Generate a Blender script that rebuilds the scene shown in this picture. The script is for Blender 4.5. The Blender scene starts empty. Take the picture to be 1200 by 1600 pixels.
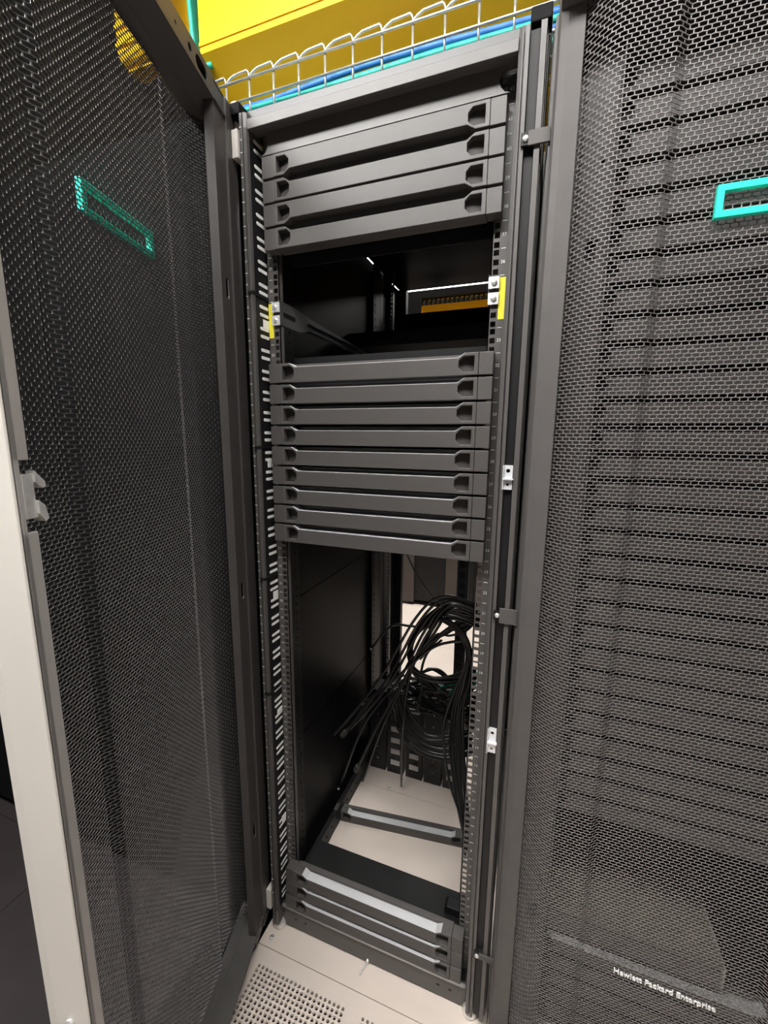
import bpy, bmesh, math, random
import numpy as np
from mathutils import Vector, Matrix

random.seed(7)
SC = bpy.context.scene
COL = SC.collection
R = math.radians

# ------------------------------------------------------------------ camera, light, exposure
# working units: millimetres; x right along the rack fronts, y into the racks, z from the bottom of unit 1.
# the floor lies at z = -85; worlds coordinates are metres with the floor at 0.
FLOOR = -85.0


def W(x, y, z):
    return Vector((x / 1000.0, y / 1000.0, (z - FLOOR) / 1000.0))


F_PX, YAW, PITCH, ROLL = 658.22, 0.35240, -0.17310, 0.0103
CAM = np.array([332.37, -840.95, 1264.51])


def cam_axes():
    ca, sa = math.cos(YAW), math.sin(YAW)
    fw = np.array([-sa * math.cos(PITCH), ca * math.cos(PITCH), math.sin(PITCH)])
    r = np.array([ca, sa, 0.0])
    u = np.cross(r, fw)
    return r * math.cos(ROLL) + u * math.sin(ROLL), -r * math.sin(ROLL) + u * math.cos(ROLL), fw


RIGHT, UP, FWD = cam_axes()


def at(px, py, y):
    """the point of the place at depth y that the photograph shows at px, py"""
    d = FWD + RIGHT * (px - 600) / F_PX - UP * (py - 800) / F_PX
    return CAM + d * (y - CAM[1]) / d[1]


cd = bpy.data.cameras.new('camera')
cam = bpy.data.objects.new('camera', cd)
COL.objects.link(cam)
M = Matrix.Identity(4)
for i in range(3):
    M[i][0], M[i][1], M[i][2] = RIGHT[i], UP[i], -FWD[i]
M.translation = W(*CAM)
cam.matrix_world = M
cd.sensor_fit = 'VERTICAL'
cd.sensor_height = 36.0
cd.lens = F_PX / 1600.0 * 36.0
cd.clip_start = 0.02
SC.camera = cam

world = bpy.data.worlds.new('world')
SC.world = world
world.use_nodes = True
world.node_tree.nodes['Background'].inputs[0].default_value = (0.95, 0.97, 1.0, 1)
world.node_tree.nodes['Background'].inputs[1].default_value = 0.06
FRONT_LAMP = 70.0
FRONT_FILL = 57.0
REAR_LAMP = 36.0
REAR_FAR = 14.0
SC.view_settings.view_transform = 'Standard'
SC.view_settings.look = 'None'
SC.view_settings.exposure = 0.0
SC.view_settings.gamma = 1.0
SC.view_settings.use_curve_mapping = False


# ------------------------------------------------------------------ materials
def mat(name, col, rough=0.5, metal=0.0, spec=0.5, var=0.0, scale=60.0, bump=0.0, emit=0.0):
    m = bpy.data.materials.new(name)
    m.use_nodes = True
    nt = m.node_tree
    b = nt.nodes['Principled BSDF']
    b.inputs['Base Color'].default_value = (*col, 1)
    b.inputs['Roughness'].default_value = rough
    b.inputs['Metallic'].default_value = metal
    b.inputs['Specular IOR Level'].default_value = spec
    if var or bump:
        tc = nt.nodes.new('ShaderNodeTexCoord')
        nz = nt.nodes.new('ShaderNodeTexNoise')
        nz.inputs['Scale'].default_value = scale
        nz.inputs['Detail'].default_value = 4.0
        nt.links.new(tc.outputs['Object'], nz.inputs['Vector'])
        if var:
            rp = nt.nodes.new('ShaderNodeValToRGB')
            rp.color_ramp.elements[0].position = 0.3
            rp.color_ramp.elements[1].position = 0.7
            rp.color_ramp.elements[0].color = (*[c * (1 - var) for c in col], 1)
            rp.color_ramp.elements[1].color = (*[min(1, c * (1 + var)) for c in col], 1)
            nt.links.new(nz.outputs['Fac'], rp.inputs['Fac'])
            nt.links.new(rp.outputs['Color'], b.inputs['Base Color'])
        if bump:
            bp = nt.nodes.new('ShaderNodeBump')
            bp.inputs['Strength'].default_value = bump
            bp.inputs['Distance'].default_value = 0.0006
            nz2 = nt.nodes.new('ShaderNodeTexNoise')
            nz2.inputs['Scale'].default_value = 1400.0
            nt.links.new(tc.outputs['Object'], nz2.inputs['Vector'])
            nt.links.new(nz2.outputs['Fac'], bp.inputs['Height'])
            nt.links.new(bp.outputs['Normal'], b.inputs['Normal'])
    if emit:
        b.inputs['Emission Color'].default_value = (*col, 1)
        b.inputs['Emission Strength'].default_value = emit
    return m


PANEL = mat('panel_plastic', (0.072, 0.066, 0.063), 0.46, 0, 0.5, 0.06, 9, 0.10)
GRIP = mat('grip_plastic', (0.055, 0.05, 0.046), 0.6, 0, 0.35, 0.05, 30)
FRAME = mat("frame_paint", (0.085, 0.078, 0.075), 0.42, 0, 0.5, 0.05, 20, 0.08)
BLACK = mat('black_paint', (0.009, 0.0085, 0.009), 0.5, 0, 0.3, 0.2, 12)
DEEP = mat('matt_black_paint', (0.004, 0.004, 0.0042), 0.7, 0, 0.15, 0.2, 12)
ROOF = mat('roof_paint', (0.010, 0.010, 0.0105), 0.36, 0, 0.5, 0.1, 8)
GLOSSBLACK = mat('side_panel_paint', (0.004, 0.004, 0.0045), 0.45, 0, 0.16, 0.15, 5)
DOOR = mat("door_paint", (0.098, 0.091, 0.088), 0.55, 0.1, 0.25, 0.05, 25, 0.08)
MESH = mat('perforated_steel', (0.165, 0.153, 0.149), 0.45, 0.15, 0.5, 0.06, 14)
MESH_SHADED = mat('perforated_steel_shaded', (0.024, 0.022, 0.022), 0.55, 0, 0.3)  # shaded copy of the mesh steel: unlit inner faces painted near-black
RIM = mat('door_rim_paint', (0.058, 0.052, 0.050), 0.45, 0, 0.5, 0.10, 20)
PALE = mat('pale_edge_paint', (0.68, 0.64, 0.59), 0.5, 0, 0.4, 0.03, 6)
PALEDIM = mat('lip_paint', (0.42, 0.40, 0.38), 0.45, 0.2, 0.5, 0.05, 14)
STEEL = mat('zinc_steel', (0.80, 0.79, 0.77), 0.3, 0.65, 0.5, 0.10, 80)
TABSTEEL = mat('zinc_tab', (0.80, 0.81, 0.84), 0.42, 0.4, 0.5, 0.05, 60)
RAILSTEEL = mat('rail_arm_steel', (0.10, 0.10, 0.10), 0.4, 0.5, 0.5, 0.1, 30)
WHITE = mat('white_plastic', (0.83, 0.82, 0.80), 0.5, 0, 0.4, 0.04, 30)
PRINT = mat('white_print', (0.80, 0.80, 0.78), 0.6)
STICKER = mat('yellow_sticker', (0.86, 0.78, 0.05), 0.5, 0, 0.4, 0.06, 40)
YELLOW = mat('yellow_raceway_plastic', (0.90, 0.53, 0.015), 0.4, 0, 0.4, 0.06, 3)
WIRE = mat('galvanised_wire', (0.78, 0.78, 0.76), 0.3, 0.75, 0.5, 0.08, 50)
BLUE = mat('blue_cable_jacket', (0.05, 0.20, 0.60), 0.45)
TEAL = mat('teal_cable_jacket', (0.03, 0.48, 0.36), 0.45)
CABLE = mat('black_cable_jacket', (0.026, 0.025, 0.025), 0.30, 0, 0.7, 0.15, 40)
EMBLEM = mat('teal_emblem_plastic', (0.03, 0.72, 0.53), 0.4, 0, 0.4, 0.03, 20)
GREEN = mat('green_cable_jacket', (0.01, 0.22, 0.14), 0.45)
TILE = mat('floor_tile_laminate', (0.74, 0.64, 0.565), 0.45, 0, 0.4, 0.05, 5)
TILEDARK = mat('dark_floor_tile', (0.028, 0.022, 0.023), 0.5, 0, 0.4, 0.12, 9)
PLENUM = mat('underfloor', (0.03, 0.026, 0.022), 0.8)
CEIL = mat('ceiling_paint', (0.10, 0.10, 0.10), 0.9)
CHASSIS = mat('chassis_paint', (0.16, 0.155, 0.12), 0.45, 0.1, 0.5, 0.06, 12)
PDU = mat('outlet_strip_plastic', (0.018, 0.018, 0.021), 0.42, 0, 0.5, 0.1, 30)
LEDGE = mat('bare_ledge_metal', (0.60, 0.60, 0.61), 0.42, 0.15, 0.5, 0.04, 20)
LAMP = mat('lamp_diffuser', (1.0, 0.985, 0.96), 0.5, 0, 0.2, emit=FRONT_LAMP)
LAMP2 = mat('rear_lamp_diffuser', (1.0, 0.985, 0.95), 0.5, 0, 0.2, emit=REAR_LAMP)
LAMP3 = mat('strip_lamp_diffuser', (1.0, 0.985, 0.95), 0.5, 0, 0.2, emit=7.0)
LAMP4 = mat('front_fill_diffuser', (1.0, 0.985, 0.96), 0.5, 0, 0.2, emit=FRONT_FILL)  # for the added front fill lamps
LAMP5 = mat('far_fill_diffuser', (1.0, 0.985, 0.95), 0.5, 0, 0.2, emit=REAR_FAR)
LAMPBODY = mat('lamp_housing', (0.8, 0.8, 0.8), 0.4)
TAUPE = mat('far_rack_paint', (0.075, 0.06, 0.052), 0.5, 0, 0.4, 0.08, 10)


# ------------------------------------------------------------------ mesh building (all in millimetres)
class MB:
    def __init__(s):
        s.v, s.f = [], []

    def add(s, verts, faces):
        n = len(s.v)
        s.v += [tuple(v) for v in verts]
        s.f += [tuple(i + n for i in f) for f in faces]
        return s

    def box(s, x0, x1, y0, y1, z0, z1):
        x0, x1 = sorted((x0, x1)); y0, y1 = sorted((y0, y1)); z0, z1 = sorted((z0, z1))
        return s.add([(x0, y0, z0), (x1, y0, z0), (x1, y1, z0), (x0, y1, z0),
                      (x0, y0, z1), (x1, y0, z1), (x1, y1, z1), (x0, y1, z1)],
                     [(0, 3, 2, 1), (4, 5, 6, 7), (0, 1, 5, 4), (1, 2, 6, 5), (2, 3, 7, 6), (3, 0, 4, 7)])

    def extrude(s, prof, a0, a1, axis='z'):
        """closed outline prof extruded along an axis (z: xy outline, y: xz outline, x: yz outline)"""
        ar = sum(prof[i][0] * prof[(i + 1) % len(prof)][1] - prof[(i + 1) % len(prof)][0] * prof[i][1] for i in range(len(prof)))
        pr = list(prof) if ar > 0 else list(prof)[::-1]
        n = len(pr)

        def P(p, a):
            return (p[0], p[1], a) if axis == 'z' else ((p[0], a, p[1]) if axis == 'y' else (a, p[0], p[1]))
        vs = [P(p, a0) for p in pr] + [P(p, a1) for p in pr]
        fs = [(i, (i + 1) % n, n + (i + 1) % n, n + i) for i in range(n)]
        fs += [tuple(range(n))[::-1], tuple(range(n, 2 * n))]
        if axis == 'y':
            fs = [f[::-1] for f in fs]
        return s.add(vs, fs)

    def plate(s, outer, holes, y0, y1, axis='y'):
        """plate with real holes: outline and holes in the xz plane, thickness along y"""
        bm = bmesh.new()
        edges = []
        for loop in [outer] + list(holes):
            vs = [bm.verts.new((p[0], 0, p[1])) for p in loop]
            edges += [bm.edges.new((vs[i], vs[(i + 1) % len(vs)])) for i in range(len(vs))]
        bmesh.ops.triangle_fill(bm, edges=edges, use_beauty=True, use_dissolve=False, normal=(0, -1, 0))
        bm.verts.index_update()
        pts = [tuple(v.co) for v in bm.verts]
        tris = []
        for f in bm.faces:
            idx = [v.index for v in f.verts]
            f.normal_update()
            if f.normal.y > 0:
                idx.reverse()
            tris.append(tuple(idx))
        n = len(pts)
        bm.free()
        fs = list(tris) + [tuple(i + n for i in t[::-1]) for t in tris]
        k = 0
        for li, loop in enumerate([outer] + list(holes)):
            m = len(loop)
            ar = sum(loop[i][0] * loop[(i + 1) % m][1] - loop[(i + 1) % m][0] * loop[i][1] for i in range(m))
            flip = (ar > 0) != (li == 0)
            for i in range(m):
                a, b = k + i, k + (i + 1) % m
                q = (a, a + n, b + n, b)
                fs.append(q[::-1] if flip else q)
            k += m
        vs = [(p[0], y0, p[2]) for p in pts] + [(p[0], y1, p[2]) for p in pts]
        if axis == 'x':
            vs = [(y, x, z) for x, y, z in vs]
            fs = [f[::-1] for f in fs]
        elif axis == 'z':
            vs = [(x, z, y) for x, y, z in vs]
            fs = [f[::-1] for f in fs]
        return s.add(vs, fs)

    def tube(s, pts, r, n=8, caps=True):
        P = [Vector(p) for p in pts]
        T = []
        for i in range(len(P)):
            t = P[min(i + 1, len(P) - 1)] - P[max(i - 1, 0)]
            T.append(t.normalized() if t.length > 1e-9 else Vector((0, 0, 1)))
        a = Vector((0, 0, 1)) if abs(T[0].z) < 0.9 else Vector((1, 0, 0))
        u = T[0].cross(a).normalized()
        vs, fs = [], []
        for i in range(len(P)):
            if i:
                ax = T[i - 1].cross(T[i])
                if ax.length > 1e-7:
                    u = Matrix.Rotation(T[i - 1].angle(T[i]), 3, ax.normalized()) @ u
            w = T[i].cross(u).normalized()
            rr = r[i] if isinstance(r, (list, tuple)) else r
            for k in range(n):
                c = 2 * math.pi * k / n
                vs.append(P[i] + (u * math.cos(c) + w * math.sin(c)) * rr)
        for i in range(len(P) - 1):
            for k in range(n):
                fs.append((i * n + k, i * n + (k + 1) % n, (i + 1) * n + (k + 1) % n, (i + 1) * n + k))
        if caps:
            fs.append(tuple(range(n))[::-1])
            fs.append(tuple(range((len(P) - 1) * n, len(P) * n)))
        return s.add(vs, fs)

    def lathe(s, prof, c, axis='z', n=16):
        """prof: (radius, height) from bottom to top, around an axis through c"""
        vs, fs = [], []
        for r, h in prof:
            for k in range(n):
                a = 2 * math.pi * k / n
                p = (r * math.cos(a), r * math.sin(a), h)
                if axis == 'y':
                    p = (p[0], -p[2], p[1])
                elif axis == 'x':
                    p = (p[2], p[0], p[1])
                vs.append((c[0] + p[0], c[1] + p[1], c[2] + p[2]))
        for i in range(len(prof) - 1):
            for k in range(n):
                fs.append((i * n + k, i * n + (k + 1) % n, (i + 1) * n + (k + 1) % n, (i + 1) * n + k))
        fs.append(tuple(range(n))[::-1])
        fs.append(tuple(range((len(prof) - 1) * n, len(prof) * n)))
        return s.add(vs, fs)

    def text(s, body, size, fn, align='CENTER', extrude=0.0):
        cu = bpy.data.curves.new('t', 'FONT')
        cu.body = body
        cu.size = size
        cu.align_x = align
        cu.align_y = 'CENTER'
        cu.extrude = extrude
        cu.resolution_u = 3
        ob = bpy.data.objects.new('t', cu)
        COL.objects.link(ob)
        me = bpy.data.meshes.new_from_object(ob.evaluated_get(bpy.context.evaluated_depsgraph_get()))
        s.add([fn(*v.co) for v in me.vertices], [tuple(p.vertices) for p in me.polygons])
        bpy.data.objects.remove(ob)
        bpy.data.meshes.remove(me)
        bpy.data.curves.remove(cu)
        return s

    def mesh(s, name, m, origin=(0, 0, 0), smooth=False):
        me = bpy.data.meshes.new(name)
        o = origin
        me.from_pydata([((v[0] - o[0]) / 1000, (v[1] - o[1]) / 1000, (v[2] - o[2]) / 1000) for v in s.v], [], s.f)
        me.materials.append(m)
        if smooth:
            me.polygons.foreach_set('use_smooth', [True] * len(me.polygons))
        me.update()
        return me

    def build(s, name, m, parent=None, local=False, bevel=0.0, smooth=False, label=None, origin=None):
        """link as one object. Under a parent the shapes are in place coordinates unless local is set."""
        if parent is not None:
            org = (0, 0, 0) if local else parent['_org']
        else:
            org = origin if origin else (0, 0, FLOOR)
        me = s.mesh(name, m, org, smooth)
        o = bpy.data.objects.new(name, me)
        COL.objects.link(o)
        if parent is not None:
            o.parent = parent
            o['_org'] = list(org)
        else:
            o.location = W(*org)
            o['_org'] = list(org)
        if bevel:
            b = o.modifiers.new('edge', 'BEVEL')
            b.width = bevel / 1000
            b.segments = 2
            b.limit_method = 'ANGLE'
            b.angle_limit = R(40)
        if smooth and not bevel:
            pass
        if label:
            o['label'] = label
        return o


def tag(o, label, cat, group=None, kind=None):
    o['label'] = label
    o['category'] = cat
    if group:
        o['group'] = group
    if kind:
        o['kind'] = kind
    return o


def thing(name, org, label, cat, group=None, rot=(0, 0, 0)):
    o = bpy.data.objects.new(name, None)
    o.empty_display_size = 0.05
    COL.objects.link(o)
    o.location = W(*org)
    o.rotation_euler = rot
    o['_org'] = list(org)
    return tag(o, label, cat, group)


def struct(o):
    o['kind'] = 'structure'
    return o


def dup(root, org, rot=None, label=None, group=None):
    r = root.copy()
    COL.objects.link(r)
    r.location = W(*org)
    r['_org'] = list(org)
    if rot is not None:
        r.rotation_euler = rot
    if label:
        r['label'] = label
    if group:
        r['group'] = group
    for ch in [o for o in COL.objects if o.parent == root]:
        c = ch.copy()
        COL.objects.link(c)
        c.parent = r
        for g in [o for o in COL.objects if o.parent == ch]:
            d = g.copy()
            COL.objects.link(d)
            d.parent = c
    return r


ORD = ['', 'first', 'second', 'third', 'fourth', 'fifth', 'sixth', 'seventh', 'eighth', 'ninth', 'tenth', 'eleventh',
       'twelfth', 'thirteenth', 'fourteenth', 'fifteenth', 'sixteenth', 'seventeenth', 'eighteenth', 'nineteenth',
       'twentieth', 'twenty-first', 'twenty-second', 'twenty-third', 'twenty-fourth', 'twenty-fifth', 'twenty-sixth',
       'twenty-seventh', 'twenty-eighth', 'twenty-ninth', 'thirtieth', 'thirty-first', 'thirty-second']
U = 44.45


def spline(pts, n=10):
    """Catmull-Rom through the points"""
    P = [np.array(p, float) for p in pts]
    P = [2 * P[0] - P[1]] + P + [2 * P[-1] - P[-2]]
    out = []
    for i in range(1, len(P) - 2):
        for k in range(n):
            t = k / n
            a, b, c, d = P[i - 1], P[i], P[i + 1], P[i + 2]
            out.append(0.5 * ((2 * b) + (c - a) * t + (2 * a - 5 * b + 4 * c - d) * t * t + (3 * b - a - 3 * c + d) * t ** 3))
    out.append(P[-2])
    return out


# ------------------------------------------------------------------ the setting
# front perforated tile (its pattern stays in the tile's mesh)
def perforated_tile(x0, x1, y0, y1, px, py, r, groups, ya, yb):
    b = MB()
    zt, zb = FLOOR, FLOOR - 6
    rows = int((yb - ya) / py)
    for xa, n in groups:
        for j in range(rows):
            for i in range(n):
                cx, cy = xa + i * px, yb - (j + 0.5) * py
                o, inn = [], []
                for k in range(16):
                    a = 2 * math.pi * k / 16
                    c, s_ = math.cos(a), math.sin(a)
                    q = max(abs(c), abs(s_))
                    o.append((cx + c / q * px / 2, cy + s_ / q * py / 2, zt))
                    inn.append((cx + c * r, cy + s_ * r, zt))
                low = [(p[0], p[1], zb) for p in inn]
                fs = [(k, (k + 1) % 16, 16 + (k + 1) % 16, 16 + k) for k in range(16)]
                fs += [(16 + k, 16 + (k + 1) % 16, 32 + (k + 1) % 16, 32 + k) for k in range(16)]
                b.add(o + inn + low, fs)
    yt, yl = yb, yb - rows * py
    xs = [x0] + sum([[xa - px / 2, xa + (n - 0.5) * px] for xa, n in groups], []) + [x1]
    for k in range(0, len(xs), 2):
        b.box(xs[k], xs[k + 1], yl, yt, zt - 30, zt)
    b.box(x0, x1, yt, y1, zt - 30, zt)
    b.box(x0, x1, y0, yl, zt - 30, zt)
    return b


g = 1.0
fl = MB()
fl.box(-5000, 5000, -4000, 6000, FLOOR - 140, FLOOR - 120)
struct(fl.build('floor', PLENUM))
t = perforated_tile(-295 + g, 305 - g, -688 + g, -88 - g, 12.0, 10.75, 3.7, [(-261, 21), (30.7, 21)], -640, -124)
struct(t.build('floor_perforated_tile', TILE))
sol = MB()
for i in range(0, 4):
    for j in range(-4, 8):
        x0, y0 = -295 + i * 600, -88 + j * 600
        if i == 0 and j == -1:
            continue
        sol.box(x0 + g, x0 + 600 - g, y0 + g, y0 + 600 - g, FLOOR - 30, FLOOR)
for i in range(-5, 0):
    for j in range(2, 8):
        x0, y0 = -295 + i * 600, -88 + j * 600
        sol.box(x0 + g, x0 + 600 - g, y0 + g, y0 + 600 - g, FLOOR - 30, FLOOR)
struct(sol.build('floor_tiles', TILE))
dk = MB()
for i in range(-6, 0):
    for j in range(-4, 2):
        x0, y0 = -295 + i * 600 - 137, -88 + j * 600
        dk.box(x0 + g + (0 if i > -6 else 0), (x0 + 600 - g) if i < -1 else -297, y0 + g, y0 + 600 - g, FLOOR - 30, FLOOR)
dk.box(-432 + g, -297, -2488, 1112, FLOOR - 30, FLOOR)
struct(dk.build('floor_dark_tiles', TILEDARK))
struct(MB().box(-5000, 5000, -4000, 6000, 2900, 2950).build('ceiling', CEIL))


# ------------------------------------------------------------------ lamps
def lamp(org, lx, ly, m, label):
    t = thing('ceiling_or_fill_lamp', org, label, 'lamp')
    x, y, z = org
    MB().box(x - lx / 2, x + lx / 2, y - ly / 2, y + ly / 2, z, z + 50).build('lamp_housing', LAMPBODY, t)
    MB().box(x - lx / 2 + 6, x + lx / 2 - 6, y - ly / 2 + 6, y + ly / 2 - 6, z - 8, z).build('diffuser', m, t)
    for s in (-1, 1):
        MB().tube([(x + s * lx * 0.35, y, z + 50), (x + s * lx * 0.35, y, 2900)], 3).build('hanger_rod', STEEL, t)
    return t


lamp((-520, -830, 2440), 900, 200, LAMP, 'long ceiling lamp hanging over the front aisle, out of frame')
lamp((-350, 2250, 2335), 2400, 200, LAMP3, 'white strip lamp seen through the back of the open rack')
lamp((-550, 1800, 2840), 1400, 620, LAMP2, 'wide ceiling lamp over the rear aisle, nearer the open rack')
lamp((-600, 2850, 2840), 2400, 420, LAMP5, 'added fill lamp beyond the rear aisle, farther from the open rack')  # added unseen lamp, kept to be mirrored in the pale ledges
lamp((-330, -1250, 2840), 1000, 320, LAMP4, 'left one of two added fill lamps over the front aisle, out of frame')  # added fill, brightens the floor and the fold of the open door
lamp((700, -1000, 2840), 800, 320, LAMP4, 'right one of two added fill lamps over the front aisle, out of frame')  # added fill, brightens the right door and upper panels



# ------------------------------------------------------------------ the perforated door
DW, DZ0, DZ1 = 586.0, -52.0, 1912.0


def door_depth(u):
    """outward depth of the mesh skin across the door"""
    u = np.minimum(u, DW - u)
    t = np.where(u < 92, 43 + 32 * np.sin(np.clip((u - 37) / 55, -0.2, 1) * math.pi / 2), 75.0)
    return np.where(u > 150, 75 - 12 * np.clip((u - 150) / 12, 0, 1), t)


def mesh_skin():
    px, rz, h1, h2, thick = 9.8, 5.7, 2.5, 3.2, 1.0
    cols = np.arange(31, DW - 30, px)
    rows = np.arange(DZ0 + 36, DZ1 - 36, rz)
    cx, cz = np.meshgrid(cols, rows)
    cx = cx + (np.arange(len(rows)) % 2)[:, None] * px / 2
    cx, cz = cx.ravel(), cz.ravel()
    hw = px / 2
    outer = np.array([(hw, h1), (0, h2), (-hw, h1), (-hw, -h1), (0, -h2), (hw, -h1)])
    w = 0.66
    inner = np.array([(hw - w, h1 - 0.45), (0, h2 - 0.7), (-hw + w, h1 - 0.45), (-hw + w, -h1 + 0.45), (0, -h2 + 0.7), (hw - w, -h1 + 0.45)])
    n = len(cx)
    V = np.zeros((n, 24, 3))
    for k in range(6):
        for base, arr, dt in ((0, outer, 0), (6, inner, 0), (12, outer, thick), (18, inner, thick)):
            u = cx + arr[k, 0]
            V[:, base + k, 0] = u
            V[:, base + k, 1] = -(door_depth(u) - dt)
            V[:, base + k, 2] = cz + arr[k, 1]
    q = []
    for k in range(6):
        k2 = (k + 1) % 6
        q.append((k2, k, 6 + k, 6 + k2))
        q.append((12 + k, 12 + k2, 18 + k2, 18 + k))
        q.append((6 + k2, 6 + k, 18 + k, 18 + k2))
    q = np.array(q)
    Fc = (np.arange(n)[:, None, None] * 24 + q[None]).reshape(-1, 4)
    me = bpy.data.meshes.new('mesh_panel')
    V = V.reshape(-1, 3)
    me.vertices.add(len(V))
    me.vertices.foreach_set('co', (V / 1000).ravel())
    me.loops.add(Fc.size)
    me.loops.foreach_set('vertex_index', Fc.ravel().astype(np.int32))
    me.polygons.add(len(Fc))
    me.polygons.foreach_set('loop_start', (np.arange(len(Fc)) * 4).astype(np.int32))
    me.polygons.foreach_set('loop_total', np.full(len(Fc), 4, np.int32))
    me.update(calc_edges=True)
    me.validate()
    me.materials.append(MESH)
    me.materials.append(MESH_SHADED)
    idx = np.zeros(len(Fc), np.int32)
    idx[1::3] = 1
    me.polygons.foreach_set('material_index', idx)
    return me


SKIN = mesh_skin()


def stadium(cx, cz, w, h, n=6):
    r = min(w, h) / 2
    pts = []
    for k in range(n + 1):
        a = math.pi * k / n
        pts.append((cx + (w / 2 - r) + r * math.sin(a), cz + (h / 2 - r) * (1 if a <= math.pi / 2 else -1) + r * math.cos(a)))
    for k in range(n + 1):
        a = math.pi + math.pi * k / n
        pts.append((cx - (w / 2 - r) + r * math.sin(a), cz + (h / 2 - r) * (1 if a > 1.5 * math.pi else -1) + r * math.cos(a)))
    out = []
    for p in pts:
        if not out or (abs(p[0] - out[-1][0]) + abs(p[1] - out[-1][1])) > 0.01:
            out.append(p)
    return out


def circle(cx, cz, r, n=10):
    return [(cx + r * math.cos(2 * math.pi * k / n), cz + r * math.sin(2 * math.pi * k / n)) for k in range(n)]


def make_door(parent, org, rotz, opened):
    # outer frame: side bezels, top and bottom bezels (local: x across, -y outward)
    d = MB()
    side = [(0, 0), (3, 0), (3, -36), (9, -42), (37, -45), (37, -49), (14, -48), (4, -44), (0, -38)]
    d.extrude(side, DZ0, DZ1)
    d.extrude([(DW - x, y) for x, y in side], DZ0, DZ1)
    d.box(3, DW - 3, -70, -44, DZ1 - 38, DZ1)
    d.box(3, DW - 3, -44, 0, DZ1 - 38, DZ1 - 34)
    d.box(3, DW - 3, -44, -3, DZ1 - 4, DZ1)
    d.box(3, DW - 3, -70, -44, DZ0, DZ0 + 38)
    d.box(3, DW - 3, -44, 0, DZ0 + 34, DZ0 + 38)
    o = d.build('door', DOOR, parent, local=True, bevel=0.8)
    o.location = Vector((org[0] / 1000, org[1] / 1000, (org[2]) / 1000)) - Vector([c / 1000 for c in parent['_org']])
    o.rotation_euler = (0, 0, rotz)
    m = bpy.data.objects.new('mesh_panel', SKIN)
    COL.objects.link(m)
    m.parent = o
    # emblem: hollow rectangle
    e = MB()
    x0, x1, z0, z1, b = 215, DW - 215, 1559, 1599, 8.2
    y = -73
    e.plate([(x0, z0), (x1, z0), (x1, z1), (x0, z1)], [[(x0 + b, z0 + b), (x1 - b, z0 + b), (x1 - b, z1 - b), (x0 + b, z1 - b)]], y, -64)
    e.build('emblem', EMBLEM, o, local=True, bevel=0.5, label='hollow teal rectangle emblem')
    if not opened:
        MB().text('Hewlett Packard Enterprise', 15.3, lambda x, yy, z: (293 + x * 0.93, -65.5 - z, 287 + yy), 'CENTER', 1.2).build('lettering', PRINT, o, local=True, label='raised white lettering')
    # inner rims
    rim = MB()
    zb, zt = DZ0 + 2, DZ1 - 2
    holes = [circle(78, z, 2.6) for z in range(120, 1800, 112)] + [stadium(70, 1560 - k * 640, 16, 42) for k in range(3)]
    rim.plate([(3, zb), (47, zb), (47, zt), (3, zt)], [], -3, 0)
    rim.plate([(47, zb), (95, zb), (95, zt), (47, zt)], [h for h in holes if h[0][0] > 50], -7, -4)
    rim.box(46, 48, -7, -1, zb, zt)
    rim.box(94, 96, -22, -4, zb, zt)
    rim.build('hinge_rim', RIM, o, local=True, bevel=0.6)
    tr = MB()
    oh = [stadium(140, 1889, 40, 20), stadium(118 + 60, 1889, 12, 12)] + [circle(220 + 60 * k, 1889, 3) for k in range(5)]
    tr.plate([(96, 1872), (DW - 3, 1872), (DW - 3, 1910), (96, 1910)], oh, -3, 0)
    tr.build('top_rim', RIM, o, local=True, bevel=0.6)
    if opened:
        lip = MB()
        gaps = [(1168, 1240), (50, 110)]
        zs = [zb, 50, 110, 1168, 1240, zt]
        for k in (0, 2, 4):
            lip.box(DW - 19, DW - 3, -3, 1, zs[k], zs[k + 1])
            lip.box(DW - 19, DW - 17, -12, -3, zs[k], zs[k + 1])
        lip.box(DW - 8, DW - 3, -3, 1, zb, zt)
        lip.build('latch_rim', PALEDIM, o, local=True, bevel=0.6, label='grey inner lip beside the latches')
        ed = MB()
        ed.extrude([(DW, 1), (DW + 1.5, 0), (DW + 2, -40), (DW - 2, -54), (DW - 6, -57), (DW - 6, -50), (DW - 1, -40), (DW - 1, 1)], DZ0, DZ1)
        ed.build('door_edge', PALE, o, local=True, bevel=0.5, label='pale grey outer edge of the door')
        for z in (1204, 78):
            l = MB()
            l.box(DW - 20, DW - 8, -14, 2, z - 22, z + 22)
            l.extrude([(DW - 20, z + 26), (DW - 31, z + 14), (DW - 32, z + 9), (DW - 28, z + 7), (DW - 20, z + 14)], -6, 4, 'y')
            l.extrude([(DW - 20, z - 4), (DW - 27, z - 10), (DW - 30, z - 24), (DW - 26, z - 27), (DW - 20, z - 18)], -8, 5, 'y')
            l.build('latch', STEEL, o, local=True, bevel=0.5, label='zinc latch hook on the door edge')
        s = MB().lathe([(4, 0), (5, 1), (5, 3), (2, 4)], (DW + 2, -22, 560), 'x', 10)
        s.build('door_screw', STEEL, o, local=True)
    return o


# ------------------------------------------------------------------ rack frames
POST = [(256, -8), (256, -46), (262, -50), (263.5, -50), (263.5, -44), (266, -44), (266, -50), (272, -50), (272, -18), (288, -18),
        (288, -50), (297, -50), (297, -36), (299, -36), (299, -20), (301, -20), (301, 20), (290, 20), (290, -8)]
POST_HINGE = [(256, -8), (256, -46), (262, -50), (263.5, -50), (263.5, -44), (266, -44), (266, -50), (272, -50), (272, -6), (292, -6), (292, 20), (290, 20), (290, -2), (258, -2)]
SQ = []
for u in range(42):
    for k in (6.35, 22.225, 38.1):
        SQ.append(u * U + k)


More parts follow.
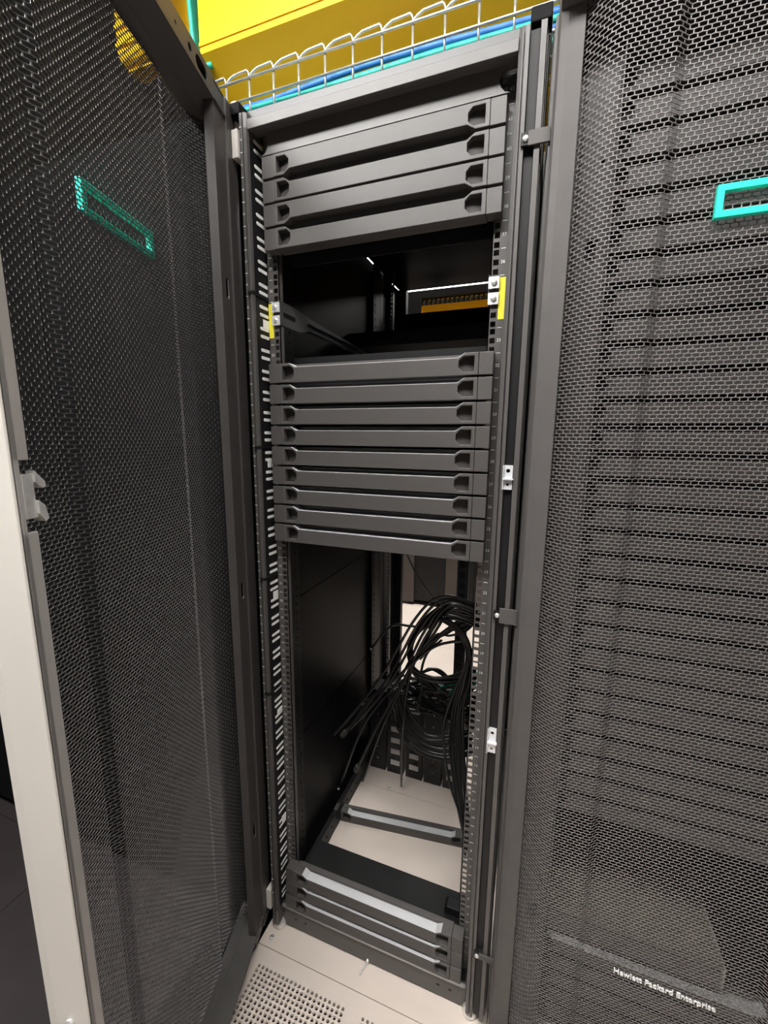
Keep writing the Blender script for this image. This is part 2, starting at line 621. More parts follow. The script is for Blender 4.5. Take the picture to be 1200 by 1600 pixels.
def mounting_rail(parent, s, cx, y0, front=True, labels=True):
    b = MB()
    x0, x1 = (224, 254)
    b.box(cx + s * 224, cx + s * 227.8, y0, y0 + 2, -6, 1873)
    b.box(cx + s * 237.4, cx + s * 254, y0, y0 + 2, -6, 1873)
    zs = [-6] + sum([[z - 4.8, z + 4.8] for z in SQ], []) + [1873]
    for k in range(0, len(zs), 2):
        b.box(cx + s * 227.8, cx + s * 237.4, y0, y0 + 2, zs[k], zs[k + 1])
    d = 1 if front else -1
    b.box(cx + s * 252, cx + s * 254, y0, y0 + d * 40, -6, 1873)
    b.box(cx + s * 224, cx + s * 226, y0, y0 + d * 14, -6, 1873)
    o = b.build('mounting_rail', FRAME, parent)
    if labels:
        n = MB()
        for u in range(1, 43):
            n.text(str(u), 8.2, lambda x, y, z: (cx + s * 244.7 + x, y0 - 0.3, (u - .5) * U + y))
            n.box(cx + s * 244.7 - 4.0, cx + s * 244.7 + 4.0, y0 - 0.4, y0 + 0.2, u * U - 0.45, u * U + 0.45)
        n.build('unit_numbers', PRINT, o, label='white printed unit numbers and ticks')
    return o


def make_rack(name, cx, label, main):
    t = thing(name, (cx, 0, FLOOR), label, 'server rack')
    X = lambda x: cx + x
    for s in (-1, 1):
        fp = MB().extrude([(X(s * x), y) for x, y in (POST_HINGE if main and s < 0 else POST)], -62, 1892).build('front_post', FRAME, t, bevel=0.5)
        if not (main and s < 0):
            MB().box(X(s * 273), X(s * 287), -42, -18, -60, 1888).build('groove_strip', BLACK, t)  # black strip filling the post groove
        else:
            MB().box(X(s * 273), X(s * 288), -24, -8, -60, 1888).build('hinge_strip', BLACK, t)
        MB().extrude([(X(s * x), 1040 - y * 0.8 - 40) for x, y in POST], -62, 1892).build('rear_post', BLACK, t, bevel=0.5)
        mounting_rail(t, s, cx, 0, True, main)
        mounting_rail(t, s, cx, 760, False, False)
        # intermediate post with a column of holes facing the inside
        mid = MB()
        mid.plate([(60, -40), (150, -40), (150, 1890), (60, 1890)], [circle(132, z, 4, 8) for z in range(0, 1880, 25)], X(s * 288), X(s * 286), 'x')
        mid.plate([(690, -40), (760, -40), (760, 1890), (690, 1890)], [circle(712, z, 4, 8) for z in range(0, 1880, 25)], X(s * 282), X(s * 280), 'x')
        mid.box(X(s * 280), X(s * 292), 756, 762, -40, 1890)
        mid.box(X(s * 286), X(s * 292), 58, 61, -40, 1890)
        mid.build('side_upright', BLACK, t)
        if not (main and s > 0):
            sp = MB()
            for z0, z1 in ((-82, 370), (374, 812), (816, 1350), (1354, 1892)):
                sp.box(X(s * 292), X(s * 295), 30, 1020, z0, z1)
            sp.box(X(s * 294.5), X(s * 296), 30, 1020, -82, 1892)  # added backing, stops light leaking through the panel seams
            sp.build('side_panel', GLOSSBLACK, t)
        elif main:
            MB().box(302, 311, 880, 900, -60, 1880).build('gap_light_block', DEEP, t)  # added strip, stops rear lamp light showing between the racks
        bb = MB()
        bb.plate([(20, -78), (1020, -78), (1020, -22), (20, -22)], [circle(y, -48, 5, 8) for y in range(60, 1000, 40)], X(s * 250), X(s * 253), 'x')
        bb.box(X(s * 250), X(s * 290), 20, 1020, -78, -74)
        bb.build('base_side_beam', BLACK, t)
        f = MB().lathe([(13, -85), (17, -82), (18, -76), (15, -66), (9, -60), (7, -54)], (X(s * 264), -28, 0), 'z', 16)
        f.build('levelling_foot', STEEL, t, smooth=True, label='bright steel levelling foot')
    h = MB()
    h.box(X(-256), X(256), -50, -42, 1860, 1878)
    h.box(X(-256), X(256), -42, -12, 1866, 1878)
    h.build('header_beam', FRAME, t, bevel=0.8)
    rf = MB()
    rf.box(X(-290), X(290), -24, 1030, 1893, 1911)
    rf.build('roof', ROOF, t, bevel=1)
    MB().box(X(-256), X(256), -30, -26, 1878, 1893).build('roof_lip', DEEP, t)
    if not main:
        MB().box(X(-248), X(248), -20, 990, -14, -10).build('bottom_light_block', DEEP, t)  # added dark plate, hides a bright line in the dark void
    pl = MB()
    o = [(X(-244), 1826), (X(244), 1826)] + [(X(244 - 20 * math.sin(a) * 0.9), 1846 - 20 * math.cos(a)) for a in (0.5, 1.1, 1.6, 2.1, 2.6)] + [(X(244), 1890), (X(-244), 1890)] + \
        [(X(-244 + 20 * math.sin(a) * 0.9), 1846 + 20 * math.cos(a)) for a in (0.5, 1.1, 1.6, 2.1, 2.6)]
    pl.plate(o, [], -22, -19)
    pl.build('header_plate', FRAME, t)
    bf = MB()
    bf.plate([(X(-256), -80), (X(256), -80), (X(256), -14), (X(-256), -14)], [circle(X(s), -50, 4, 10) for s in (-215, -185, 185, 215)], -26, -23)
    bf.box(X(-256), X(256), -26, 10, -17, -14)
    bf.build('front_base_beam', FRAME, t, bevel=0.6)
    MB().tube([(X(-252), -31, -11), (X(252), -31, -11)], 4.5, 10).build('base_tube', PALEDIM, t, smooth=True, label='round bright edge tube above the base beam')
    bp = MB()
    bp.box(X(-250), X(250), -20, 172, -12, -8)
    bp.build('base_plate', BLACK, t)
    rb = MB().box(X(-256), X(256), 1000, 1030, -80, -20)
    rb.build('rear_base_beam', BLACK, t)
    return t


RACK = make_rack('server_rack', 0, 'open empty black server rack with its mesh door swung out to the left', True)
NEXT = make_rack('server_rack', 606, 'closed server rack on the right behind a grey perforated door', False)

# the doors
make_door(RACK, (-299, -25, FLOOR + 85 + 0), R(-74), True)
make_door(NEXT, (313, -32, FLOOR + 85 + 0), 0, False)


# ------------------------------------------------------------------ fittings of the open rack
def atx(px, py, x):
    d = FWD + RIGHT * (px - 600) / F_PX - UP * (py - 800) / F_PX
    return CAM + d * (x - CAM[0]) / d[0]


gd = MB()
gd.box(-256, -254.5, -44, 20, -6, 1848)
guard = gd.build('cable_guard', BLACK, RACK)
MB().box(-259, -253, -53, -45, -6, 1862).build('guard_lip', DOOR, guard)
lin = None
for u in range(42):
    for k in (13.5, 29.5):
        if lin is None:
            lin = MB().extrude([(y - 14, zz) for y, zz in stadium(0, 0, 33, 6.6, 4)], -254.6, -253.6, 'x').build('lit_slot_pad', WHITE, guard, local=True, label='short white pad painted as light through a slot')  # white pads stand for side light shining through the guard slots
            sl = lin
        else:
            sl = lin.copy()
            COL.objects.link(sl)
        sl.location = (0, 0, (u * U + k - FLOOR) / 1000)
tk = MB()
for u in range(1, 43):
    tk.box(-272, -266, -50.5, -49.8, u * U - .6, u * U + .6)
    tk.text(str(u), 5.5, lambda x, y, z: (-269 + x, -50.4, (u - .5) * U + y))
tk.build('unit_ticks', PRINT, RACK, label='small white ticks and numbers on the left post')
for px, py in ((418, 232), (417, 508), (424, 724), (432, 928), (438, 1110), (445, 1275)):
    p = atx(px, py, -253.5)
    MB().box(-254.5, -253, p[1] - 12, p[1] + 9, p[2] - 9, p[2] + 9).build('white_tag', WHITE, guard)
for py in (464, 699, 907, 1095):
    p = atx(408, py, -256)
    MB().box(-265, -252, -54, 8, p[2] - 3, p[2] + 3).build('tie_band', BLACK, guard)
ONE = [o for o in RACK.children if o.name.startswith('mounting_rail')]
for s in (-1, 1):
    MB().box(s * 240.5, s * 252, -0.9, 0.1, 1481, 1552).build('yellow_sticker', STICKER, RACK)


def screw(parent, x, y, z, r=4, name='screw'):
    return MB().lathe([(r * 1.1, 0), (r * 1.1, 1), (r, 2.4), (r * .55, 3.2)], (x, y, z), 'y', 12).build(name, STEEL, parent, smooth=True)


for z0, z1 in ((1723, 1744), (919, 949), (119, 133)):
    b = MB().box(279, 312, -55, -51, z0, z1)
    br = b.build('baying_bracket', DOOR, RACK, bevel=0.6, label='flat bracket joining the rack to its right neighbour')
    zc = (z0 + z1) / 2
    MB().box(268, 280, -54, -50, zc - 9, zc + 9).build('bracket_foot', BLACK, br)
    screw(br, 275, -54, zc, 4.5)
for z0, z1 in ((1175, 1219), (636, 690)):
    b = MB()
    zc = (z0 + z1) / 2
    b.plate([(271, z0), (287, z0), (287, z1), (271, z1)], [circle(279, z1 - 10, 3.6, 12), circle(279, z0 + 9, 2.4, 12)], -49, -46.5)
    b.box(270, 271.5, -54, -42, z0, z1)
    b.box(271, 289, -56, -46, zc - 4, zc - 1.5)
    b.box(272, 287, -46.5, -42, z0 + 2, z0 + 6)
    b.box(272, 287, -46.5, -42, z1 - 6, z1 - 2)
    b.build('latch_strike', TABSTEEL, RACK, label='small zinc latch plate in the right post')
for z0, z1 in ((1816, 1866), (-14, 46)):
    b = MB()
    b.box(-291, -277, -51, -25, z0, z1)
    b.build('door_hinge', PALE, RACK, bevel=0.6, label='pale hinge block beside the open door')
for s in (-1, 1):
    MB().box(s * 272, s * 303, -49, -20, 1893, 1914).build('corner_cap', DEEP, RACK, bevel=2)
MB().box(-303, -292, -32, -22, 1868, 1930).build('hinge_pin_cover', PALE, RACK, bevel=1)
# arms for a missing server
for s in (-1, 1):
    t = thing('server_rail', (s * 235, 0, 1517), 'dark server rail arm with two zinc screw tabs on the %s post' % ('left' if s < 0 else 'right'), 'rail', 'server rails left in the gap')
    a = MB()
    o = [(-3, 1508), (70, 1508), (130, 1517), (520, 1519), (755, 1519), (755, 1536), (520, 1538), (130, 1550), (70, 1557), (-3, 1557)]
    a.plate(o, [stadium(34, 1531, 56, 11)], s * 224, s * 222, 'x')
    a.box(s * 222, s * 216, 120, 755, 1519, 1521)
    a.box(s * 222, s * 216, 120, 755, 1535, 1537)
    a.build('arm', RAILSTEEL, t)
    for z in (1516, 1543):
        tab = MB().box(s * 222, s * 241, -6, -3, z - 10, z + 10).build('screw_tab', TABSTEEL, t, bevel=0.6, label='bright zinc tab')
        screw(tab, s * 232, -6, z, 5)


# ------------------------------------------------------------------ blanking panels
def hexhole(s):
    return [(s * 177, 14), (s * 185, 6), (s * 206, 6), (s * 206, 34), (s * 186, 34), (s * 177, 26)]


def make_panel(org, label, group, rot=(0, 0, 0)):
    t = thing('blanking_panel', org, label, 'panel', group, rot)
    o = [(-213.5, 0), (213.5, 0), (213.5, 40), (189.7, 40), (175.5, 31.2), (-175.5, 31.2), (-189.7, 40), (-213.5, 40)]
    b = MB()
    b.plate(o, [hexhole(1), hexhole(-1)], 0, 16)
    b.build('face', PANEL, t, local=True, bevel=0.9)
    k = MB()
    k.plate(o, [], 16.1, 22)
    k.box(-213.5, 213.5, 22, 34, 0, 40)
    k.build('back_shell', PANEL, t, local=True, bevel=0.6)
    lg = MB()
    a = [(-189, 39.6), (-175.2, 31.25), (175.2, 31.25), (189, 39.6)]
    lg.extrude(a + [(189.0, 40.2), (175.0, 31.9), (-175.0, 31.9), (-189.0, 40.2)], 0.4, 21.9, 'y')
    lg.build('ledge', LEDGE, t, local=True, label='pale bare-metal ledge')
    for s in (-1, 1):
        e = MB()
        e.box(s * 214.2, s * 240, 1.0, 30, 0, 40)
        e.build('end_cap', PANEL, t, local=True, bevel=0.8)
    for s in (-1, 1):
        gp = MB()
        gp.add([(s * 177.5, 10, 6.5), (s * 205.5, 15.5, 6.5), (s * 205.5, 15.5, 33.5), (s * 177.5, 10, 33.5), (s * 177.5, 16, 6.5), (s * 205.5, 16, 6.5), (s * 205.5, 16, 33.5), (s * 177.5, 16, 33.5)],
               [(0, 1, 2, 3) if s > 0 else (3, 2, 1, 0), (4, 7, 6, 5), (0, 4, 5, 1), (3, 2, 6, 7), (0, 3, 7, 4), (1, 5, 6, 2)])
        gp.box(s * 178, s * 205, 15, 16, 8, 32)
        gp.build('grip_recess', GRIP, t, local=True)
    return t


P0 = None


def panel(cx, u, label, group, flip=False):
    """u is the rack unit counted from 1; a flipped panel is turned upside down"""
    global P0
    z = (u - 1) * U + (44.2 if flip else 3.6)
    if flip:
        z = (u - 1) * U + 44.0
    rot = (0, math.pi, 0) if flip else (0, 0, 0)
    if P0 is None:
        P0 = make_panel((cx, -26, z), label, group, rot)
        return P0
    return dup(P0, (cx, -26, z), rot, label, group)


TOP = []
for k, u in enumerate(range(41, 37, -1)):
    q = panel(0, u, ['topmost', 'second from the top', 'third from the top', 'lowest'][k] + ' of the four black blanking panels topping the open rack', 'blanking panels at the top of the open rack', flip=(u % 2 == 1))
    TOP.append(q)
for k, u in enumerate(range(32, 23, -1)):
    panel(0, u, ('topmost' if k == 0 else 'lowest' if k == 8 else ORD[k + 1] + ' from the top') + ' of the nine black blanking panels mid-way up the open rack', 'blanking panels across the middle of the open rack')
for k in range(3):
    dup(P0, (0, (-35, -31.5, -30)[k], -7 + k * 40.4), (0, 0, 0), ['lowest', 'middle', 'topmost, pale-ledged'][k] + ' of three black blanking panels stacked at the open rack\'s foot', 'blanking panels stacked at the foot of the open rack')
dup(P0, (-36, 350, FLOOR + 0.3), (0, 0, R(7.0)), 'loose black blanking panel lying on the floor inside the open rack', 'loose blanking panel')
NU = [u for u in range(42, 12, -1)]
for k, u in enumerate(NU):
    q = panel(606, u, ('topmost' if k == 0 else ORD[k + 1] + ' from the top') + ' of the blanking panels behind the right rack\'s mesh door', 'blanking panels behind the right mesh door')
    TOP.append(q)
for k, u in enumerate((5, 4, 3, 2, 1)):
    q = panel(606, u, ['topmost', 'second', 'third', 'fourth', 'lowest'][k] + ' of the panels below the boxed unit behind the right door', 'blanking panels low behind the right mesh door')
    if k:
        TOP.append(q)

for q in TOP:                       # these panels are black all over
    for c in list(COL.objects):
        if c.parent == q and c.name.startswith('ledge'):
            bpy.data.objects.remove(c)
# a boxed unit on the lower shelf of the right rack, its top catching the light
t = thing('rack_equipment', (560, 0, 222), 'boxed unit with an olive grey top behind the lower right mesh door', 'equipment')
MB().box(372, 727, -16, 300, 229, 279).build('case', CHASSIS, t, bevel=1)
MB().box(726, 729, -16, 300, 229, 282).build('case_edge', PALEDIM, t, label='bright folded edge')
MB().box(380, 720, -20, -17, 233, 275).build('front_plate', PANEL, t)

# ------------------------------------------------------------------ overhead: wire tray, cables, yellow raceways
TY = 115.0
t = thing('wire_cable_tray', (0, TY, 2010), 'galvanised wire basket tray running above the racks', 'cable tray')
X0, X1 = -496, 1000
st = 66.0
n = int((X1 - X0) / st)
side = MB()
wave = []
for i in range(n + 1):
    x = X0 + i * st
    side.tube([(x, TY, 2004), (x, TY, 2089)], 2.6, 6)
    wave += [(x, TY, 2089), (x + 10, TY, 2096), (x + 22, TY, 2101), (x + st - 6, TY, 2103), (x + st - 2, TY, 2098)]
side.tube(wave, 2.8, 6)
for z in (2042, 2084):
    side.tube([(X0, TY - 4, z), (X1, TY - 4, z)], 2.6, 6)
side.build('front_side', WIRE, t, smooth=True)
bot = MB()
for i in range(n + 1):
    x = X0 + i * st
    bot.tube([(x, TY, 2004), (x, TY + 100, 2004), (x, TY + 100, 2090)], 2.6, 6)
for k in range(3):
    bot.tube([(X0, TY + k * 50, 2000), (X1, TY + k * 60, 2000)], 2.6, 6)
for z in (2042, 2084):
    bot.tube([(X0, TY + 104, z), (X1, TY + 104, z)], 2.6, 6)
bot.build('floor_and_rear_side', WIRE, t, smooth=True)
for xs in (-200, 560):
    MB().box(xs - 15, xs + 15, TY + 20, TY + 80, 1911, 1998).build('support_foot', STEEL, t)



def tray_cables(m, colname, lanes, lab, grp):
    for (y, z, r, ph) in lanes:
        pts = [(x, y + 5 * math.sin(x / 170 + ph), z + 4 * math.sin(x / 120 + ph * 2)) for x in range(-480, 981, 40)]
        o = MB().tube(pts, r, 8).build('network_cable', m, None, smooth=True, origin=(0, y, z))
        tag(o, lab, 'cable', grp)


tray_cables(TEAL, 'teal', [(140, 2040, 6.5, 0.3), (166, 2022, 6, 1.7), (197, 2024, 6, 2.6), (182, 2040, 6.5, 4.0), (190, 2056, 6, 5.2)], 'teal network cable lying in the wire tray above the racks', 'teal cables in the wire tray')
tray_cables(BLUE, 'blue', [(135, 2024, 6, 0.9), (158, 2058, 7, 2.2), (200, 2042, 6, 3.3), (146, 2056, 6, 4.4)], 'blue network cable lying in the wire tray above the racks', 'blue cables in the wire tray')


def raceway(org, x0, x1, y0, y1, z0, z1, label, rods, lean=0, front=None):
    t = thing('cable_raceway', org, label, 'raceway')
    r = 26
    arc = lambda cx, cz, a0, a1: [(cx + r * math.cos(a0 + (a1 - a0) * k / 5), cz + r * math.sin(a0 + (a1 - a0) * k / 5)) for k in range(6)]
    prof = [(y0, z1)] + arc(y0 + r, z0 + r, math.pi, 1.5 * math.pi) + arc(y1 - r, z0 + r, 1.5 * math.pi, 2 * math.pi) + [(y1, z1), (y1 - 4, z1)] + \
        [(y1 - r + (r - 4) * math.cos(-a), z0 + r + (r - 4) * math.sin(-a)) for a in (0, .5, 1, 1.57)] + [(y0 + r, z0 + 4), (y0 + 10, z0 + 10), (y0 + 4, z0 + r), (y0 + 4, z1)]
    if front:
        prof = [(y0, z1)] + front + [(y1, front[-1][1]), (y1, z1), (y1 - 4, z1), (y1 - 4, front[-1][1] + 4)] + [(y + 5, z + 5) for y, z in front[::-1]] + [(y0 + 5, z1)]
    MB().extrude(prof, x0, x1, 'x').build('trough', YELLOW, t)
    rib = MB()
    for h in (() if front else (30, 70)):
        if z0 + h < z1:
            ly = y0 + lean * (z1 - z0 - h) / (z1 - z0)
            rib.box(x0, x1, ly - 6, ly + 6, z0 + h - 4, z0 + h + 4)
    if front:
        rib.box(x0, x1, y0 - 3, y0 + 3, front[0][1] + 14, front[0][1] + 22)
    for k in range(0 if front else 4):
        y = y0 + 60 + k * (y1 - y0 - 120) / 3
        rib.box(x0, x1, y - 3, y + 3, z0 - 5, z0 + 1)
    rib.build('stiffening_rib', YELLOW, t)
    for k in rods:
        x = x0 + (x1 - x0) * k
        MB().tube([(x, (y0 + y1) / 2, z0 + 4), (x, (y0 + y1) / 2, 2900)], 5, 8).build('hanger_rod', STEEL, t, smooth=True)
    return t


raceway((0, 110, 2163), -497, 1100, 110, 420, 2108, 2420, 'upper yellow cable raceway crossing above the open rack', (0.3, 0.8), 0, [(110, 2163), (205, 2108)])
raceway((-660, 110, 2200), -760, -590, 110, 200, 2215, 2420, 'short yellow raceway piece glimpsed through the open door\'s mesh', (0.4, 0.8))
raceway((0, 232, 1990), -508, 1100, 232, 420, 1965, 2098, 'lower yellow cable raceway behind the wire tray', ())
t = raceway((-200, 1520, 1900), -330, 900, 1520, 1700, 1905, 1975, 'yellow raceway seen through the back of the open rack', (0.6, 0.95))
cm = MB()
for k in range(49):
    cm.box(-330 + k * 25, -330 + k * 25 + 12, 1515, 1520, 1975, 2006)
cm.box(-330, 900, 1515, 1522, 1998, 2012)
cm.build('finger_comb', BLACK, t)
b = MB()
for k in range(7):
    y, z = 128 + k * 12, 2150 + (k % 3) * 9
    b.tube([(-480, y, z), (-510, y, z + 4), (-522 - k * 5, y - 10, z + 40), (-526 - k * 6, y - 14, z + 160), (-530 - k * 6, y - 14, 2895)], 6, 8)
o = b.build('cable_bundle', TEAL, None, smooth=True, origin=(-510, 150, 2150))
tag(o, 'teal cables rising from the left end of the yellow raceway', 'cable')

# ------------------------------------------------------------------ behind the racks
t = thing('cable_manager', (-130, 985, 1640), 'dark finger cable manager across the back of the open rack', 'cable manager')
MB().box(-330, 232, 985, 1000, 1690, 1786).build('back_plate', BLACK, t)
f = MB()
for k in range(14):
    x = -320 + k * 40
    f.box(x, x + 12, 930, 985, 1640, 1690)
    f.box(x - 3, x + 15, 924, 932, 1636, 1694)
f.build('finger', BLACK, t)
MB().box(-330, 232, 975, 985, 1632, 1696).build('base_rail', FRAME, t)
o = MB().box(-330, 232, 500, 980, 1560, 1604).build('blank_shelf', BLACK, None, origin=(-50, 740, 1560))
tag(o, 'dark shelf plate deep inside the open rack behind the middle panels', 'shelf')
for z0, z1, lab in ((1026, 1446, 'added black light-blocking sheet close behind the nine middle blanking panels'), (1640, 1838, 'added black light-blocking sheet close behind the four top blanking panels')):
    o = MB().box(-222, 222, 50, 54, z0, z1).build('light_block_sheet', BLACK, None, origin=(0, 52, z0))  # added sheet, keeps rear light out of the panel gaps
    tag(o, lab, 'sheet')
o = MB().box(320, 890, 1000, 1006, -20, 1890).build('rear_light_block', BLACK, NEXT)  # added sheet, stops the rear lamp shining between the right panels
t = thing('power_strip', (40, 1000, FLOOR), 'tall black vertical power strip at the back of the open rack', 'power strip')
MB().box(16, 66, 985, 1020, FLOOR, 1500).build('housing', PDU, t, bevel=1)
for k in range(24):
    MB().box(28, 54, 981, 985, 200 + k * 50, 228 + k * 50).build('outlet', BLACK, t)
# far side of the rear aisle
for k, (xa, xb, lab) in enumerate(((-1250, -700, 'far dark rack beyond the rear aisle, leftmost in the gap'), (-690, -90, 'far dark rack beyond the rear aisle behind the cables'), (-80, 520, 'far dark rack beyond the rear aisle behind the vertical power strip'))):
    t = thing('server_rack', ((xa + xb) / 2, 2350, FLOOR), lab, 'server rack', 'far racks beyond the rear aisle')
    MB().box(xa, xb, 2350, 3200, FLOOR + 40, 1900).build('cabinet', BLACK, t)
    MB().box(xa, xa + 120, 2330, 2350, FLOOR + 25, 1900).build('bezel', TAUPE, t)
    MB().box(xb - 220, xb - 70, 2335, 2350, FLOOR + 40, 1900).build('door_strip', TAUPE, t)
    for x in (xa + 40, xb - 40):
        MB().lathe([(24, FLOOR), (24, FLOOR + 8), (10, FLOOR + 14), (10, FLOOR + 42)], (x, 2385, 0)).build('levelling_foot', STEEL, t)
# left neighbour, glimpsed through the open door's mesh
for k in range(5):
    c = -608 - 600 * k
    t = thing('server_rack', (c, 0, FLOOR), ('nearest' if k == 0 else ORD[k + 1]) + ' dark rack left of the open one, glimpsed through its open mesh door', 'server rack', 'dark racks left of the open door')
    MB().box(c - 297, c + 297, -10, 1020, FLOOR + 30, 1905).build('cabinet', DEEP, t)
    MB().box(c - 295, c + 295, -60, -12, FLOOR + 36, 1903).build('front_door', DEEP, t, bevel=4)
    for s in (-250, 250):
        MB().lathe([(20, FLOOR), (20, FLOOR + 8), (9, FLOOR + 12), (9, FLOOR + 31)], (c + s, 30, 0)).build('levelling_foot', STEEL, t)

# ------------------------------------------------------------------ outlet strips standing on the floor inside
for k, px in enumerate((590, 617, 645.5, 674, 703)):
    x = at(px, 1200 + 16 * k, 600)[0]
    t = thing('outlet_strip', (x, 600, FLOOR), ['leftmost', 'second from the left', 'middle', 'fourth from the left', 'rightmost'][k] + ' of the five upright black outlet strips inside the open rack', 'outlet strip', 'upright outlet strips inside the open rack')
    MB().box(x - 34, x + 34, 600, 680, FLOOR, at(px, 1078, 600)[2]).build('housing', PDU, t, bevel=1)
    for j in range(7):
        z = FLOOR + 24 + j * 50
        so = MB()
        for dx, dz in ((-10, 0), (10, 0), (0, 8)):
            so.lathe([(4.2, 0), (4.2, 1.2), (3, 1.4)], (x + dx, 600, z + dz), 'y', 8)
        so.build('socket', GRIP, t)
        if k in (1, 2, 4):
            MB().box(x - 19, x + 19, 598.6, 600, z + 14, z + 36).build('outlet_label', WHITE, t, label='white label')
        else:
            MB().text(str(10 - j), 12, lambda a, b_, c: (x + a, 599.4, z + 26 + b_)).build('outlet_number', PRINT, t, label='small white number')

# ------------------------------------------------------------------ the tangle of black cables
CG = 'black cables tangled inside the open rack'


def cable(pix, r, label, group=CG, end=None, m=CABLE, jit=0.0):
    """pix: (px, py, depth) waypoints"""
    P = [at(*p) + np.array([random.uniform(-jit, jit), random.uniform(-jit, jit), random.uniform(-jit, jit)]) for p in pix]
    pts = spline(P, 8)
    org = tuple(pts[0])
    if end is None:
        o = MB().tube(pts, r, 7).build('power_cable', m, None, smooth=True, origin=org)
        return tag(o, label, 'cable', group)
    t = thing('power_cable', org, label, 'cable', group)
    MB().tube(pts, r, 7).build('cord', m, t, smooth=True)
    d = Vector(pts[-1] - pts[-3]).normalized()
    e = Vector(pts[-1])
    if end == 'tip':
        MB().tube([e - d * 2, e + d * 9], 4.2, 8).build('end_cap', WHITE, t, label='pale cable tip')
    else:
        MB().tube([e - d * 14, e, e + d * 2, e + d * 26, e + d * 28], [4.6, 6, 10, 11, 8], 8).build('plug', GRIP, t)
    return t


HANG = [
    ([(745, 944, 420), (690, 932, 400), (650, 965, 390), (600, 1050, 380), (555, 1110, 370), (504, 1168, 360)], 'plug', 'long black cable drooping farthest left from the bundle'),
    ([(745, 948, 430), (695, 936, 410), (655, 972, 400), (612, 1050, 390), (575, 1100, 380), (541, 1142, 372)], 'plug', 'black cable with a plug hanging second from the left'),
    ([(745, 952, 410), (700, 940, 400), (660, 978, 392), (618, 1052, 384), (585, 1098, 376), (546, 1140, 368)], None, 'black cable hanging close beside the left plug'),
    ([(745, 956, 440), (700, 945, 430), (664, 985, 420), (625, 1060, 410), (570, 1130, 395), (530, 1230, 380)], 'tip', 'black cable reaching down to the rack\'s left base beam'),
    ([(745, 958, 436), (702, 947, 424), (668, 990, 410), (632, 1060, 400), (592, 1130, 392), (560, 1196, 384)], 'plug', 'black cable ending just above the beige floor, left of the outlet strips'),
    ([(745, 960, 450), (704, 950, 440), (672, 990, 430), (640, 1050, 420), (600, 1130, 410), (567, 1220, 470)], None, 'thin pale-edged cable touching the floor left of the outlet strips'),
    ([(745, 962, 440), (706, 953, 430), (678, 990, 420), (645, 1040, 410), (630, 1130, 405), (627, 1228, 520)], None, 'straight cable dropping in front of the second outlet strip'),
    ([(740, 975, 470), (700, 962, 470), (670, 980, 470), (640, 978, 460), (612, 978, 455), (581, 1012, 450)], 'tip', 'short cable curling out left with a pale tip'),
    ([(725, 1000, 420), (680, 1010, 410), (640, 1040, 400), (605, 1072, 390), (568, 1098, 380)], 'tip', 'cable ending in a pale tip above the left plugs'),
    ([(690, 1000, 500), (668, 1020, 500), (658, 1050, 495), (659, 1075, 490), (654, 1097, 486)], 'plug', 'short cable hanging in the middle of the tangle'),
]
for pix, end, lab in HANG:
    cable(pix, 4.6, lab, CG, end)
# big loop around the lit gap
for k in range(11):
    a = k * 1.7 - 8
    d = 440 + (k % 4) * 22
    cable([(748, 972 + a, d), (716, 962 + a * .8, d), (684, 960 + a, d), (654, 984 + a * .6, d), (640 + a * .4, 1020, d), (650, 1050 + a * .5, d + 20), (690, 1062 + a * .3, d + 40), (742, 1052 + a, d + 30)], 4.6,
          'black cable in the big loop around the bright gap of the tangle', 'looped black cables', jit=5)
for k in range(7):
    a = k * 3.2 - 8
    cable([(650 + a, 1030, 500), (672 + a, 1005 - a, 510), (700, 985 + a * .6, 520), (724, 972 + a, 530), (745, 962 + a, 540)], 4.2, 'black cable crossing the bright gap of the tangle', 'crossing black cables', jit=7)
for k in range(6):
    a = k * 3 - 8
    cable([(690 + a * .5, 965, 420), (718 + a * .6, 985, 415), (733 + a * .5, 1020, 410), (728 + a, 1060, 405), (716 + a, 1110, 400), (714 + a * 1.5, 1170, 395), (722 + a, 1250, 380), (735 + a * .5, 1330, 350)], 4.8,
          'black cable running down beside the right mounting rail', 'black cables beside the right rail', jit=3)
cable([(735, 1030, 330), (712, 1075, 330), (694, 1130, 330), (694, 1170, 330), (703, 1225, 320), (722, 1285, 300), (727, 1340, 280)], 4.4, 'single cable curving in front of the rightmost outlet strips', CG)
for k in range(12):
    a = k * 4.2
    cable([(606 + a * .55, 1075 + a * .2, 480), (612 + a * .6, 1110, 470), (625 + a * .7, 1145 - a * .2, 460), (652 + a * .5, 1172 - a * .5, 460), (690 + a * .3, 1186 - a * .9, 470), (738, 1180 - a * .9, 490)], 5.0,
          'black cable sagging in a low loop in front of the outlet strips', 'sagging black cables', jit=5)
for k in range(26):
    x0 = 606 + random.uniform(0, 60)
    y0 = 1052 + random.uniform(0, 55)
    cable([(x0, y0, 540), (x0 + random.uniform(15, 35), y0 + random.uniform(-12, 22), 560), (x0 + random.uniform(45, 70), y0 + random.uniform(-8, 34), 570), (742, 1050 + random.uniform(0, 85), 560)], 5.4,
          'black cable in the dense knot behind the loops', 'knotted black cables', jit=8)
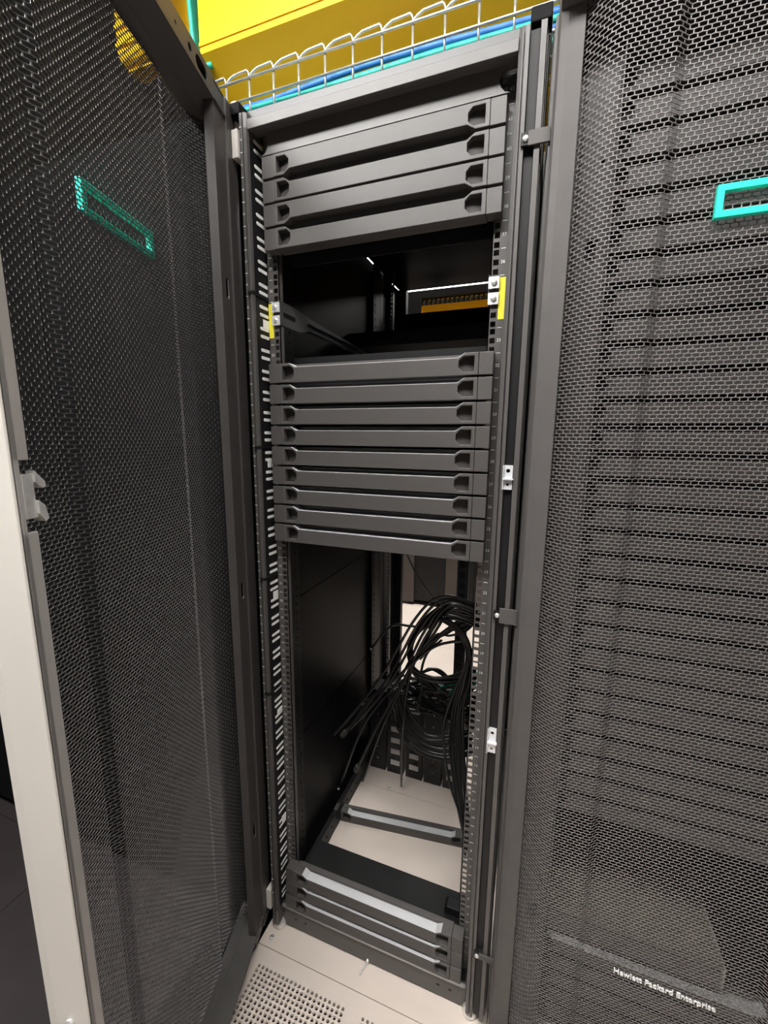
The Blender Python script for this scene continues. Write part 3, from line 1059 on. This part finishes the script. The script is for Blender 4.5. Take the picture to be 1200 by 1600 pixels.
for k in range(3):
    cable([(688 + 14 * k, 1076 + 8 * k, 500), (706 + 8 * k, 1068 + 6 * k, 490), (726, 1066 + 10 * k, 480), (746, 1052 + 14 * k, 470)], 4.4, 'green cable at the right edge of the tangle', 'green cables in the tangle', m=GREEN, jit=3)
for k, (a, b_) in enumerate((((580, 858), (567, 985)), ((588, 858), (586, 990)), ((596, 858), (592, 905)))):
    cable([(a[0], a[1] - 20, 830), ((a[0] + b_[0]) / 2 - 2, (a[1] + b_[1]) / 2 - 20, 830), (b_[0], b_[1], 830)], 3.4, 'thin cable hanging down the far left wall of the open rack', 'thin cables on the far left wall')
cable([(628, 850, 700), (650, 895, 720), (672, 928, 740), (690, 945, 720)], 3.2, 'thin cable slanting down from the middle panels', CG)

# ------------------------------------------------------------------ small things on the floor
def floor_screw(px, py, label, lying=True):
    d = FWD + RIGHT * (px - 600) / F_PX - UP * (py - 800) / F_PX
    p = CAM + d * (FLOOR - CAM[2]) / d[2]
    t = thing('floor_screw', (p[0], p[1], FLOOR), label, 'screw')
    if lying:
        MB().lathe([(2, -2), (7, -2), (8, 1), (6, 4), (2, 5)], (p[0], p[1], FLOOR + 8), 'x', 14).build('head', STEEL, t, smooth=True)
        MB().tube([(p[0], p[1], FLOOR + 8), (p[0] - 8, p[1] - 30, FLOOR + 2.6)], 2.4, 8).build('shank', STEEL, t)
    else:
        MB().lathe([(7, FLOOR), (7, FLOOR + 1.5), (4, FLOOR + 3)], (p[0], p[1], 0), 'z', 14).build('head', STEEL, t, smooth=True)
        MB().box(p[0] - 4, p[0] + 4, p[1] - .8, p[1] + .8, FLOOR + 2.8, FLOOR + 3.2).build('slot', BLACK, t)
    return t


floor_screw(574, 1505, 'loose silver screw lying on the floor tile before the open rack')
floor_screw(425, 1464, 'screw head in the floor tile beside the left foot', False)
floor_screw(608, 1232, 'screw head in the floor seam inside the open rack', False)
t = thing('plastic_clip', (205, 60, -8), 'small black plastic clip on the base plate behind the topmost stacked panel', 'clip')
MB().extrude([(-34, 0), (34, 0), (34, 10), (20, 22), (-28, 24), (-34, 16)], 45, 75, 'y').build('body', BLACK, t, local=True, bevel=2)
MB().box(26, 36, 40, 44, 0, 20).build('tab', WHITE, t, local=True)
